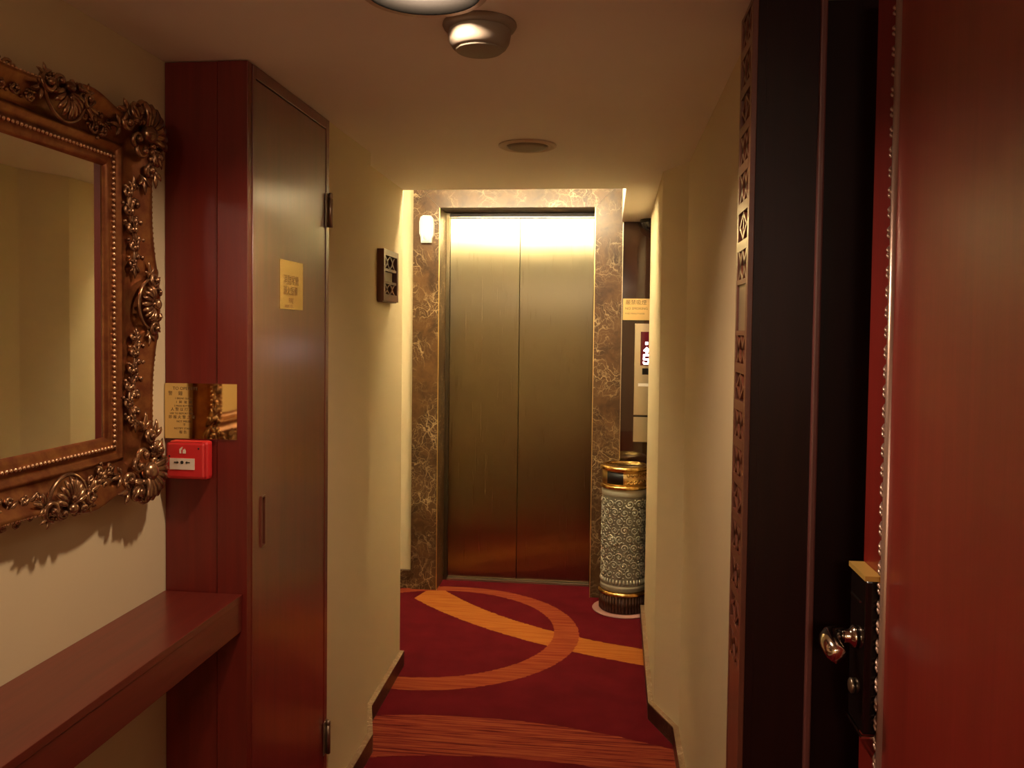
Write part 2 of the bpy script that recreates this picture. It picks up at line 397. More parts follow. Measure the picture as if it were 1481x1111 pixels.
# ------------------------------------------------------------------ downlights and detector on the low ceiling
def downlight(name, cx, cy, r, label, lit):
    t = thing(name, (cx, cy, ZC), label, 'downlight')
    if lit:
        MB().lathe([(r-.002, .001), (r+.016, -.001), (r+.016, -.006), (r+.012, -.009), (r+.003, -.008)], (cx, cy, ZC), 40).build('trim_ring', 'downlight_paint', t)
        MB().lathe([(r+.003, -.008), (r-.001, -.006), (r-.008, .006), (r-.012, .02), (r*.80, .108), (r*.30, .112), (0, .112)], (cx, cy, ZC), 40).build('reflector', 'baffle', t)
        MB().ball((cx, cy, ZC+.064), .036, 1, 1, .9, 16, 10).build('lamp_bulb', 'bulb', t)
    else:
        MB().lathe([(r-.001, .002), (r+.021, -.001), (r+.021, -.004), (r+.012, -.008), (r-.004, -.006), (r-.006, .0)], (cx, cy, ZC), 40).build('trim_ring', 'downlight_paint', t)
        MB().lathe([(r-.001, .003), (r-.002, .014), (r-.010, .016)], (cx, cy, ZC), 40).build('recess_wall', 'hinge_metal', t)
        b = MB(); b.lathe([(r-.010, .006), (r-.011, -.009), (r-.016, -.0115), (r*.5, -.0125), (0, -.013)], (cx, cy, ZC), 40); b.build('diffuser', 'grey_diffuser', t)
    return t
downlight('recessed_downlight', *DL1, 'lit round recessed downlight beside the smoke detector', True)
downlight('recessed_downlight', *DL2, 'unlit round recessed downlight with grey glass, nearer the lift', False)
t = thing('added_fill_lamp', (-.15, -2.0, ZC), 'unseen round opal lamp added behind the camera as fill light', 'light')  # added fill lamp out of view, brightens the ceiling and upper walls
MB().lathe([(0, -.0005), (.21, -.0005), (.215, -.012), (.20, -.018), (0, -.018)], (-.15, -2.0, ZC), 40).build('base', 'fixture_white', t)
MB().lathe([(.195*math.cos(a), -.0185-.085*math.sin(a)) for a in [PI/2*k/8 for k in range(9)]], (-.15, -2.0, ZC), 40).build('shade', 'opal', t)
t = thing('smoke_detector', (-.257, 1.640, ZC), 'round off-white smoke detector on the ceiling', 'detector')
c0 = (-.257, 1.640, ZC)
MB().lathe([(0, 0), (.071, 0), (.072, -.004), (.068, -.011), (.060, -.014), (0, -.014)], c0, 40).build('base', 'detector_plastic', t)
MB().lathe([(.060, -.013), (.061, -.020), (.058, -.036), (.052, -.046), (.046, -.049), (0, -.049)], c0, 40).build('body', 'detector_plastic', t)
MB().lathe([(.046, -.0488), (.046, -.051), (.043, -.053), (.0, -.0525)], c0, 40).build('sensor_cap', 'grey_diffuser', t)
b = MB()
for k in range(10):
    a = 2*PI*k/10; b.box(-.004, .004, -.0035, .0035, 0, .013).v[-8:] = [((x+.0555)*math.cos(a)-y*math.sin(a)+c0[0], (x+.0555)*math.sin(a)+y*math.cos(a)+c0[1], z+ZC-.044) for x, y, z in b.v[-8:]]
b.build('chamber_rib', 'white_plastic', t)
MB().ball((-.285, 1.606, ZC-.046), .005, 1, 1, .6).build('indicator', 'white_plastic', t)

# ------------------------------------------------------------------ utility cupboard
t = thing('utility_cupboard', (-.90, 2.09, 0), 'tall red mahogany cupboard with hinged door against the cream wall', 'cupboard')
G = .0015
MB().box(XW+G, -.8735, YK0, YK0+.02, 0, ZC-.002).build('side_panel', 'mahogany_panel', t)
MB().box(-.8715, XK-.001, YK0-.003, YK0+.02, 0, ZC-.002, .001).build('side_panel', 'mahogany_panel', t)
MB().box(XK-.035, XK+.001, YK0+.021, YK0+.037, 0, ZC-.002, .001).build('stile', 'mahogany', t)
MB().box(XK-.035, XK+.001, YK1-.026, YK1-.002, 0, ZC-.002, .001).build('stile', 'mahogany', t)
MB().box(XK-.035, XK+.001, YK0+.0375, YK1-.0265, ZC-.030, ZC-.002, .001).build('top_rail', 'mahogany', t)
MB().box(XK-.035, XK+.001, YK0+.0375, YK1-.0265, 0, .06, .001).build('plinth', 'mahogany', t)
b = MB(); yd0, yd1, zd0, zd1 = YK0+.040, YK1-.029, .063, ZC-.033
# leaf with a cut-out for the flush pull
py0, py1, pz0, pz1 = 1.888, 1.906, .948, 1.062
b.box(XK-.028, XK-.001, yd0, py0, zd0, zd1).box(XK-.028, XK-.001, py1, yd1, zd0, zd1)
b.box(XK-.028, XK-.001, py0, py1, zd0, pz0).box(XK-.028, XK-.001, py0, py1, pz1, zd1)
dl = b.build('door', 'mahogany', t)
b = MB(); b.box(XK-.020, XK-.018, py0, py1, pz0, pz1)
b.build('pull_recess', 'mahogany_dark', dl)
b = MB(); e = .003
for q in ((py0-e, py0+.001, pz0-e, pz1+e), (py1-.001, py1+e, pz0-e, pz1+e), (py0, py1, pz0-e, pz0+.001), (py0, py1, pz1-.001, pz1+e)):
    b.box(XK-.010, XK+.003, *q)
b.build('pull_rim', 'fret_wood', dl)
for z in (1.745, .224):
    h = MB(); yh = YK1-.013
    h.lathe([(0, 0), (.0065, 0), (.0065, .080), (.005, .0815), (.005, .0835), (.0065, .085), (.0065, .095), (.004, .098), (0, .098)], (XK+.0095, yh, z), 14)
    hg = h.build('hinge', 'hinge_metal', dl)
    MB().box(XK+.0012, XK+.004, yh-.021, yh-.004, z+.001, z+.096).build('hinge_leaf', 'hinge_metal', hg)
    MB().box(XK+.0012, XK+.004, yh+.004, yh+.011, z+.001, z+.096).build('hinge_leaf', 'hinge_metal', hg)

# brass plates and break-glass call point
def plate(name, o, ex, ey, ez, wd, ht, label, lines, cat='plate', mt='brass'):
    """o: lower left corner; ex right, ey up, ez out of the wall"""
    Mx = frame_M(o, ex, ey, ez); t_ = MB().box(0, wd, 0, ht, 0, .002).xform(Mx).build(name, mt, off=Mx @ Vector((wd/2, 0, 0)))
    tag(t_, label, cat); tx = MB()
    for (s_, x, y, sz) in lines:
        q = text_mb(s_, sz, Mx @ Matrix.Translation((x, y, .0022)), .0002); tx.add(q.v, q.f)
    tx.build('lettering', 'engraving' if mt == 'brass' else 'engraving_soft', t_); return t_
plate('brass_plate', (-.9945, YK0-.0035, 1.206), (1, 0, 0), (0, 0, 1), (0, -1, 0), .1705, .125,
      'polished brass instruction plate above the red call point', [
      ('TO OPERATE', .019, .113, .0100), ('警', .008, .1015, .0105), ('鐘', .032, .1015, .0105),
      ('1 BREAK GLASS', .024, .0905, .0058), ('1  碎  玻  璃', .026, .0820, .0075), ('2 PRESS BUTTON', .022, .0735, .0058),
      ('人 警 以 打 人', .014, .0655, .0085), ('USE TO REPORT FIRE', .012, .0565, .0060), ('即 報 火 警 之 用', .009, .0480, .0085),
      ('NOT MISUSE', .028, .0385, .0062), ('不', .043, .0310, .0070), ('NOTIFY STAFF', .022, .0225, .0062), ('報 告', .034, .0140, .0080)])
pl = plate('brass_plate', (XK-.0008, 1.997, 1.505), (0, 1, 0), (0, 0, 1), (1, 0, 0), .155, .122,
      'upright brass plate on the cupboard door', [('消防喉轆', .020, .072, .026), ('滅火設備', .020, .045, .024), ('FIRE', .055, .021, .018), ('HOSE REEL', .030, .007, .012)], mt='brass_satin')
t = thing('call_point', (-.947, YK0, 1.118), 'red break-glass fire call point below the brass plate', 'call point')
MB().box(-.990, -.898, YK0-.028, YK0-.0035, 1.118, 1.204, .007).build('housing', 'red_plastic', t)
b = MB().box(-.992+.002, -.902, YK0-.036, YK0-.0285, 1.120, 1.202, .006); b.build('front_cover', 'red_plastic', t)
yf = YK0-.0362
gp = MB().box(-.983, -.925, yf-.0010, yf, 1.141, 1.166).build('glass_label', 'label_white', t)
b = MB(); zc_ = 1.157; yy = yf-.0012
def tri(b, pts): 
    n_ = len(pts); return b.add([(x, yy, z) for x, z in pts]+[(x, yy-.0005, z) for x, z in pts], [tuple(range(n_)), tuple(range(2*n_-1, n_-1, -1))]+[(i, (i+1) % n_, n_+(i+1) % n_, n_+i) for i in range(n_)])
cx = -.954
tri(b, [(cx+.0038*math.cos(2*PI*k/14), zc_+.0038*math.sin(2*PI*k/14)) for k in range(14)])
for s_ in (-1, 1):
    tri(b, [(cx+s_*.0185, zc_-.0012), (cx+s_*.012, zc_-.0012), (cx+s_*.012, zc_-.0034), (cx+s_*.0075, zc_), (cx+s_*.012, zc_+.0034), (cx+s_*.012, zc_+.0012), (cx+s_*.0185, zc_+.0012)])
b.build('arrow_mark', 'ink_black', gp)
b = MB(); fx, fz = -.953, 1.184; yy = yf-.0004     # house-on-fire emblem
tri(b, [(fx-.007, fz-.007), (fx-.003, fz-.007), (fx-.0035, fz-.001), (fx-.001, fz+.0035), (fx+.0005, fz+.008), (fx-.003, fz+.0065), (fx-.0075, fz+.002)])
tri(b, [(fx+.0000, fz-.007), (fx+.0075, fz-.007), (fx+.0078, fz-.0015), (fx+.005, fz+.004), (fx+.0035, fz+.001), (fx+.001, fz+.002)])
b.build('flame_emblem', 'label_white', t)
for (x, z) in ((-.916, 1.1885), (-.984, 1.1705)):
    b = MB(); b.lathe([(0, 0), (.0022, 0), (.0022, .0006), (0, .0006)], (0, 0, 0), 10, M=Matrix.Translation((x, yf, z)) @ Matrix.Rotation(PI/2, 4, 'X'))
    b.build('screw_hole', 'black_plastic', t)
t.location.x += .017

# ------------------------------------------------------------------ wall shelf below the mirror
t = thing('wall_shelf', (XW+.09, .5, .77), 'thick red mahogany shelf under the mirror', 'shelf')
MB().box(XW+.001, XW+.186, -.3, YK0-.0045, .842, .857, .0012).build('shelf_top', 'mahogany_shelf', t)
MB().box(XW+.166, XW+.1845, -.3, YK0-.0045, .773, .8415, .001).build('front_board', 'mahogany_shelf', t)
MB().box(XW+.001, XW+.1655, -.3, YK0-.0045, .773, .790).build('underside_board', 'mahogany_shelf', t)

# ------------------------------------------------------------------ room sign on the corridor wall
def fret_row(b, M_, x0, x1, y0, y1, n_x, d, wbar):
    """X shaped bars between two rails, in local x (across), y (up), thickness d"""
    pw = (x1-x0)/n_x; N = 6
    for i in range(n_x):
        a = x0+i*pw
        for s_ in (1, -1):
            prev = None
            for k in range(N+1):
                u = k/N; yy_ = y0+(y1-y0)*u
                xx = a+pw*(.5+s_*.5*math.copysign(abs(2*u-1)**1.5, 2*u-1))
                if prev is not None:
                    (px, pz) = prev; hw = wbar/2
                    v = [(px-hw, pz, 0), (px+hw, pz, 0), (xx+hw, yy_, 0), (xx-hw, yy_, 0)]
                    v += [(p, q, d) for p, q, _ in v]
                    b.add([M_ @ Vector(p) for p in v], [(3, 2, 1, 0), (4, 5, 6, 7), (0, 1, 5, 4), (1, 2, 6, 5), (2, 3, 7, 6), (3, 0, 4, 7)])
                prev = (xx, yy_)
SX = -.8745
Ms = frame_M((SX, 3.125, 1.565), (0, 1, 0), (0, 0, 1), (1, 0, 0))
t = thing('room_sign', (SX+.015, 3.235, 1.565), 'brown carved wooden sign with fretwork on the corridor wall', 'sign')
Wd, Ht, Dp = .222, .196, .030
b = MB()
for q in ((0, Wd, 0, .026), (0, Wd, Ht-.022, Ht), (0, .022, .026, Ht-.022), (Wd-.022, Wd, .026, Ht-.022)): b.box(q[0], q[1], q[2], q[3], 0, Dp)
b.box(.006, Wd-.006, -.004, .010, 0, Dp-.006); b.xform(Ms).build('outer_frame', 'fret_wood', t)
MB().box(.022, Wd-.022, .026, Ht-.022, 0, .010).xform(Ms).build('backing', 'fret_backing', t)
for z in (.066, .115): MB().box(.022, Wd-.022, z, z+.010, .010, Dp-.003).xform(Ms).build('rail', 'fret_wood', t)
for (z0, z1) in ((.026, .066), (.125, Ht-.022)):
    b = MB(); fret_row(b, Ms @ Matrix.Translation((0, 0, .012)), .034, Wd-.034, z0, z1, 2, Dp-.018, .016); b.build('fretwork', 'fret_wood', t)
MB().box(.030, Wd-.044, .078, .113, .0102, .016).xform(Ms).build('number_plate', 'number_plate', t)

# ------------------------------------------------------------------ carved door casing on the right (fretwork strip and dark face)
XF = .24; YF0, YF1 = 1.525, 1.66
cs = tag(bpy.data.objects.new('trim_2', None), 'dark wooden door casing with a carved fretwork strip', kind='structure'); COL.objects.link(cs); cs.location = (.30, 1.6, 0)
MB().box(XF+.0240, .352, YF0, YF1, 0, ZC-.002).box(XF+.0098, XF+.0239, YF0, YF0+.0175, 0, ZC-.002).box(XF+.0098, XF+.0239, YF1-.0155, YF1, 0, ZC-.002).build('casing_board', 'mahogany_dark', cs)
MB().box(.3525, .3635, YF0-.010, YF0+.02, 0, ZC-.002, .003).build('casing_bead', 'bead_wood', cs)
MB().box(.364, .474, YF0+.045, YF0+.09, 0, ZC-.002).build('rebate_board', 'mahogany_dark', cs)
MB().box(XF, XF+.0095, YF0-.001, YF0+.018, 0, ZC-.002, .001).build('fret_stile', 'fret_wood', cs)
MB().box(XF, XF+.0095, YF1-.016, YF1, 0, ZC-.002, .001).build('fret_stile', 'fret_wood', cs)
MB().box(XF+.001, XF+.0095, YF0+.018, YF1-.016, 0, .842).build('base_panel', 'fret_wood', cs)
MB().box(XF+.004, XF+.0095, YF0+.018, YF1-.016, 1.464, 1.549).build('plain_panel', 'number_plate', cs)
Mf = frame_M((XF+.0095, YF0+.018, 0), (0, 1, 0), (0, 0, 1), (-1, 0, 0))
zs = [.842+k*(1.464-.842)/9 for k in range(10)]; zs2 = [1.549+k*(ZC-.004-1.549)/7 for k in range(8)]
fw = YF1-.016-(YF0+.018)
for L_ in (zs, zs2):
    for k in range(len(L_)-1):
        b = MB(); z0, z1 = L_[k], L_[k+1]
        b.box(0, fw, z0, z0+.009, .002, .0095).box(0, fw, z1-.009, z1, .002, .0095).xform(Mf)
        if k % 3 != 1: fret_row(b, Mf @ Matrix.Translation((0, 0, .002)), .006, fw-.006, z0+.009, z1-.009, 2, .0065, .013)
        else:   # lozenge tile
            c1 = MB(); zm = (z0+z1)/2; hx, hz = fw*.36, (z1-z0)/2-.012
            for (sx_, sz_) in ((1, 1), (1, -1), (-1, 1), (-1, -1)):
                p0, p1 = (fw/2+sx_*hx, zm), (fw/2, zm+sz_*hz); w2 = .005
                v = [(p0[0]-w2, p0[1], .002), (p0[0]+w2, p0[1], .002), (p1[0]+w2, p1[1], .002), (p1[0]-w2, p1[1], .002)]
                v += [(x, y, .0085) for x, y, _ in v]
                c1.add(v, [(3, 2, 1, 0), (4, 5, 6, 7), (0, 1, 5, 4), (1, 2, 6, 5), (2, 3, 7, 6), (3, 0, 4, 7)])
            c1.box(fw/2-.004, fw/2+.004, z0+.009, z1-.009, .002, .0080).box(0, fw*.14, zm-.004, zm+.004, .002, .008).box(fw*.86, fw, zm-.004, zm+.004, .002, .008)
            c1.xform(Mf); b.add(c1.v, c1.f)
        b.build('fret_tile', 'fret_wood', cs)
MB().box(XF+.0220, XF+.0236, YF0+.018, YF1-.016, .842, ZC-.004).build('fret_backing', 'fret_backing', cs)

# ------------------------------------------------------------------ open room door on the right
XD = .40; YE = 1.362
d2 = tag(bpy.data.objects.new('door_2', None), 'open glossy red mahogany room door with electronic lock', kind='structure'); COL.objects.link(d2); d2.location = (.42, .9, 0)
MB().box(XD, XD+.045, .40, YE, .012, 2.03, .0015).build('door_leaf', 'mahogany_door', d2)
b = MB(); ys = 1.258
b.tube([(XD, ys, .012), (XD, ys, 2.03)], .0065, 16, flat=1.0)
ss = b.build('seal_strip', 'seal_strip', d2)
b = MB(); k = 0; z = .03
while z < 2.02:
    for dz in (0, .008):
        b.tube([(XD-.0050, ys+.006, z+dz), (XD-.0050, ys+.012, z+dz+.004), (XD-.0010, ys+.019, z+dz+.010)], [.0020, .0028, .0012], 5)
    z += .0285
so = b.build('seal_bristle', 'seal_strip', ss); so['kind'] = 'stuff'
lk = MB().box(XD-.021, XD-.0005, 1.276, 1.352, .872, 1.100, .003).build('lock_housing', 'black_gloss', d2)
b = MB(); b.prism([(XD-.0235, 1.272), (XD-.0005, 1.272), (XD-.0005, 1.356), (XD-.0235, 1.356)], 1.1005, 1.108)
b.build('lock_cap', 'lock_brass', lk)
b = MB(); b.box(XD-.0235, XD-.0213, 1.273, 1.354, .868, .8715).box(XD-.0235, XD-.0005, 1.2715, 1.2742, .868, .8715)
b.build('bottom_trim', 'chrome', lk)
MB().box(XD-.0225, XD-.0212, 1.300, 1.350, 1.060, 1.0625).build('edge_glint', 'chrome', lk)  # thin chrome bar standing in for an edge highlight on the housing
b = MB(); b.lathe([(0, 0), (.011, 0), (.0115, .004), (.009, .006), (0, .006)], seg=18, M=Matrix.Translation((XD-.0212, 1.325, .925)) @ Matrix.Rotation(-PI/2, 4, 'Y'))
b.build('key_cylinder', 'hinge_metal', lk)
b = MB(); zl = 1.003; yl = 1.318
b.lathe([(0, 0), (.017, 0), (.017, .005), (.012, .008), (.0105, .011), (.0105, .024)], seg=20, M=Matrix.Translation((XD-.0212, yl, zl)) @ Matrix.Rotation(-PI/2, 4, 'Y'))
b.tube([(XD-.040, yl, zl), (XD-.050, yl, zl), (XD-.060, yl-.006, zl), (XD-.0655, yl-.018, zl-.001), (XD-.0655, yl-.034, zl-.004), (XD-.0625, yl-.050, zl-.009), (XD-.060, yl-.057, zl-.011)],
       [.0115, .0125, .0140, .0145, .0145, .0140, .011], 16, flat=1.1)
b.build('lever_handle', 'chrome', lk)

# ------------------------------------------------------------------ ornate mirror on the left wall
BY0, BY1, BZ0, BZ1 = .44, 1.578, 1.218, 1.791     # bead line rectangle
mr = thing('ornate_mirror', (XW, (BY0+BY1)/2, BZ0-.1), 'large ornate bronze framed mirror hanging above the shelf', 'mirror')
MB().box(XW+.012, XW+.014, BY0-.005, BY1+.005, BZ0-.005, BZ1+.005).build('mirror_glass', 'mirror_glass', mr)
# sides as (origin at the inner corner, along, outward, length)
SIDES = [('right', Vector((XW, BY1, BZ0)), Vector((0, 0, 1)), Vector((0, 1, 0)), BZ1-BZ0, [.5]),
         ('top', Vector((XW, BY1, BZ1)), Vector((0, -1, 0)), Vector((0, 0, 1)), BY1-BY0, [.155, .5, .845]),
         ('left', Vector((XW, BY0, BZ1)), Vector((0, 0, -1)), Vector((0, -1, 0)), BZ1-BZ0, [.5]),
         ('bottom', Vector((XW, BY0, BZ0)), Vector((0, 1, 0)), Vector((0, 0, -1)), BY1-BY0, [.155, .5, .845])]
NRM = Vector((1, 0, 0))
def outer_w(tn, L, centres, scale=1.0):
    """outer width from bead line: swells at ornaments and corners"""
    w_ = .099
    for c_ in [0, 1]+centres:
        d = (tn-c_)*L; amp = .008 if c_ in (0, 1) else .034
        w_ += amp*math.exp(-(d/.075)**2)
    return w_*scale
PROF = [(-.022, .013), (-.018, .020), (-.008, .0225), (.008, .0225), (.010, .019), (.016, .021), (.022, .027), (.026, .027), (.030, .023)]
PROFW = [(.36, .022), (.48, .024), (.62, .030), (.78, .040), (.90, .047), (.97, .050), (1.0, .046), (1.0, .034), (.985, .0005)]
for (nm, o, ea, eo, L, cen) in SIDES:
    wsc = 1.0 if nm in ('right', 'left') else .80
    N = int(L/.012); b = MB(); vs_ = []; NP = len(PROF)+len(PROFW)
    for i in range(N+1):
        tn = i/N; W_ = outer_w(tn, L, cen, wsc)
        us = list(PROF)+[(max(.032, k*W_), h) for k, h in PROFW]
        for (u, h) in us:
            tt = L/2+(tn-.5)*(L+2*u); vs_.append(o+ea*tt+eo*u+NRM*h)
    b.add(vs_, [(i*NP+j, (i+1)*NP+j, (i+1)*NP+j+1, i*NP+j+1) for i in range(N) for j in range(NP-1)], True)
    fr = b.build('frame_side', 'frame_bronze', mr)
    b = MB(); nb = int(L/.0105)                         # bead row round the sight edge
    for i in range(nb+1): b.ball(o+ea*(L*i/nb)+NRM*.0245, .0042, seg=6, rings=4)
    q = b.build('bead_row', 'bead_gilt', fr); q['kind'] = 'stuff'
    b = MB(); nb = int(L/.008)                          # small beads on the concave stretches of the outer rim
    for i in range(nb+1):
        tn = i/nb
        if min(abs(tn-c_)*L for c_ in [0, 1]+cen) < .075: continue
        W_ = outer_w(tn, L, cen, wsc)
        b.ball(o+ea*(L/2+(tn-.5)*(L+2*W_))+eo*(W_-.001)+NRM*.047, .0033, seg=6, rings=4)
    q = b.build('rim_bead_row', 'bead_gilt', fr); q['kind'] = 'stuff'

rnd = random.Random(3)
def spiral(b, cx, cy, cz, r0, turns, a0, sgn, rad, tail=(0, 0), lift=.004, n_=16):
    pts = []; rr = []
    for i in range(n_+1):
        u = i/n_; a = a0+sgn*turns*2*PI*u; r = r0*(1-.82*u)
        pts.append((cx+r*math.cos(a), cy+r*math.sin(a), cz+lift*math.sin(u*PI*.5))); rr.append(rad*(1-.35*u))
    if tail != (0, 0):
        p0 = Vector(pts[0]); pts = [(p0.x+tail[0], p0.y+tail[1], cz-.002), (p0.x+tail[0]*.5, p0.y+tail[1]*.5, cz)]+pts; rr = [rad*.35, rad*.8]+rr
    b.tube(pts, rr, 6); b.ball((pts[-1][0], pts[-1][1], cz+lift), rad*1.25, seg=7, rings=5)
def leaf(b, x, y, z, ang, ln, wd, ht, curl=.3):
    """ridged leaf: three tapered lobes curling up at the tip"""
    for k, s_ in ((-1, .75), (0, 1), (1, .75)):
        a = ang+k*.42; pts = []; rr = []
        for i in range(6):
            u = i/5; pts.append((x+math.cos(a+k*curl*u)*ln*s_*u, y+math.sin(a+k*curl*u)*ln*s_*u, z+ht*math.sin(u*PI*.62)))
            rr.append(wd*(.55+.6*math.sin(PI*min(1, u*1.1)))*(1 if u < 1 else .4))
        b.tube(pts, rr, 6, flat=.75)
def spray(L, seed, flip=1):
    """dense floral spray along +x, length L, centred on the origin"""
    q = random.Random(seed); b = MB(); n_ = 20
    path = lambda u: (L*(u-.5), flip*.011*math.sin(u*2*PI*.95))
    b.tube([(*path(i/n_), .004) for i in range(n_+1)], [.0042+.003*math.sin(PI*i/n_) for i in range(n_+1)], 6)
    K = max(5, int(L/.0165))
    for k in range(K):
        u = (k+.5)/K; x, y = path(u); s_ = 1 if k % 2 else -1
        g = .75+.35*math.sin(PI*u); r = (.0100+.003*q.random())*g
        spiral(b, x+.004, y+s_*(.016+.003*q.random())*g, .005, r, 1.0, -s_*PI/2, s_, .0040*g, (-.014, -s_*.008), .008, 10)
        b.ball((x-.006, y-s_*.015*g, .007), (.0055+.0015*q.random())*g, seg=7, rings=5)
        b.ball((x+.002, y-s_*.023*g, .005), .0040*g, seg=7, rings=5)
        b.ball((x+.005, y+s_*.003, .010), .0058*g, 1.3, 1, 1, seg=7, rings=5)
        if k % 2 == 0: leaf(b, x, y, .004, (s_*1.0)+q.random()*.4, .030*g, .0040, .009)
    leaf(b, L*.40, path(1)[1], .003, 0, .036, .0044, .008); leaf(b, -L*.40, path(0)[1], .003, PI, .032, .0044, .008)
    return b
def shell(S, seed):
    """asymmetric rococo shell cartouche, opening towards -y (inner side); S about half its width"""
    q = random.Random(seed); b = MB()
    for k in range(9):                                   # fluted fan
        a = -PI*.5+(k-4)*.30; ln = S*(1.0-.045*abs(k-4))
        pts = []; rr = []
        for i in range(7):
            u = i/6; pts.append((math.cos(a)*ln*u, S*.42+math.sin(a)*ln*u, .006+.016*math.sin(u*PI*.8))); rr.append(S*(.035+.085*u) if u < .99 else S*.05)
        b.tube(pts, rr, 7, flat=.8)
    pts = [(math.cos(-PI*.5+t_*1.45)*S*1.05, S*.42+math.sin(-PI*.5+t_*1.45)*S*1.05, .010) for t_ in [i/10-1 for i in range(21)]]
    b.tube(pts, S*.07, 6)                                # rim
    for s_ in (-1, 1):
        spiral(b, s_*S*.95, S*.34, .010, S*.34, 1.2, PI/2, -s_, S*.10, (-s_*S*.3, S*.12), .012)
        spiral(b, s_*S*.50, S*.55, .014, S*.22, 1.1, -PI/2, s_, S*.08, (s_*S*.25, 0), .010, 12)
        leaf(b, s_*S*1.05, S*.22, .004, PI/2-s_*1.9, S*.75, S*.08, .010); leaf(b, s_*S*.9, S*.55, .006, PI/2-s_*1.35, S*.6, S*.07, .008)
        for k in range(4): b.ball((s_*S*(.35+.24*k), S*(.74-.05*k), .010), S*.09, seg=7, rings=5)
    b.ball((0, S*.48, .020), S*.20, 1.2, .9, .8, 10, 7); b.ball((0, S*.12, .022), S*.10, seg=8, rings=5)
    return b
def corner_orn(S, seed):
    """corner: shell pointing outwards along +x+y with scrolls running along both sides"""
    b = MB(); q = random.Random(seed); D = PI/4
    for k in range(7):
        a = D+(k-3)*.34; pts = []; rr = []
        for i in range(6):
            u = i/5; pts.append((math.cos(a)*S*.62*u, math.sin(a)*S*.62*u, .010+.018*math.sin(u*PI*.75))); rr.append(S*(.04+.07*u) if u < .99 else S*.05)
        b.tube(pts, rr, 7, flat=.85)
    b.ball((S*.05, S*.05, .020), S*.20, 1, 1, .8, 10, 7)
    for (ax, s_) in ((0, 1), (1, -1)):
        sw = (lambda x, y: (x, y)) if ax == 0 else (lambda x, y: (y, x))
        def sp(x, y, r, tu, a0, sg, rad, tail=(0, 0)):
            x_, y_ = sw(x, y); a_ = a0 if ax == 0 else PI/2-a0
            spiral(b, x_, y_, .010, r, tu, a_, sg*s_, rad, sw(*tail), .012)
        sp(-S*.35, S*.36, S*.20, 1.2, 0, 1, S*.075, (S*.2, S*.05)); sp(-S*.62, S*.10, S*.15, 1.2, PI/2, 1, S*.06, (S*.2, S*.0))
        sp(-S*.05, S*.50, S*.16, 1.1, PI, -1, S*.07, (-S*.15, -S*.05)); sp(-S*.30, -S*.10, S*.13, 1.1, -PI/2, -1, S*.055, (S*.15, 0))
        x, y = sw(-S*.55, S*.33); leaf(b, x, y, .006, PI if ax == 0 else -PI/2, S*.42, S*.06, .012)
        x, y = sw(-S*.75, S*.0); leaf(b, x, y, .004, PI if ax == 0 else -PI/2, S*.40, S*.05, .010)
        x, y = sw(-S*.2, S*.2); leaf(b, x, y, .012, PI*.8 if ax == 0 else -PI*.3, S*.45, S*.06, .012)
        for k in range(5):
            x, y = sw(-S*(.15+.13*k), S*(.24-.03*k)); b.ball((x, y, .016), S*(.085-.006*k), seg=7, rings=5)
    return b
def place(mesh, name, o, ex, ey):
    ob = bpy.data.objects.new(name, mesh); COL.objects.link(ob); ob.parent = mr
    m_ = frame_M(o, ex, ey, NRM); ob.matrix_local = Matrix.Translation(-mr.location) @ m_
    return ob
ORN = {}
def orn(key, fn, *a):
    if key not in ORN: ORN[key] = fn(*a).mesh(key, 'carving_bronze')
    return ORN[key]
for (nm, o, ea, eo, L, cen) in SIDES:
    wsc = 1.0 if nm in ('right', 'left') else .80
    for c_ in cen:
        W_ = outer_w(c_, L, cen, wsc); S = .050 if wsc > .9 else .054
        me = orn('carved_shell_%d' % round(S*1000), shell, S, 5); me.name = 'carved_shell'
        place(me, 'carved_shell', o+ea*(L*c_)+eo*(W_*(.66 if wsc > .9 else .56))+NRM*.034, ea, eo)
    stops = [-.02/L-.0]+cen+[1.02]
    for k in range(len(stops)-1):
        a, c_ = stops[k]*L, stops[k+1]*L; a2 = a+(.055 if k == 0 else .065); c2 = c_-(.055 if k == len(stops)-2 else .065)
        LL = c2-a2
        if LL < .06: LL = .075
        key = 'carved_spray_%d_%d' % (round(LL*1000), k % 2)
        me = orn(key, spray, LL, 11+k % 2, 1 if k % 2 else -1); me.name = 'carved_spray'
        place(me, 'carved_spray', o+ea*((a2+c2)/2)+eo*.058+NRM*.024, ea, eo)
    # corner at the start of each side
for (o, ex, ey) in ((Vector((XW, BY1, BZ0)), (0, 1, 0), (0, 0, -1)), (Vector((XW, BY1, BZ1)), (0, 1, 0), (0, 0, 1)),
                    (Vector((XW, BY0, BZ1)), (0, -1, 0), (0, 0, 1)), (Vector((XW, BY0, BZ0)), (0, -1, 0), (0, 0, -1))):
    place(orn('corner_carving', corner_orn, .104, 9), 'corner_carving', o+Vector(ex)*.074+Vector(ey)*.056+NRM*.034, ex, ey)

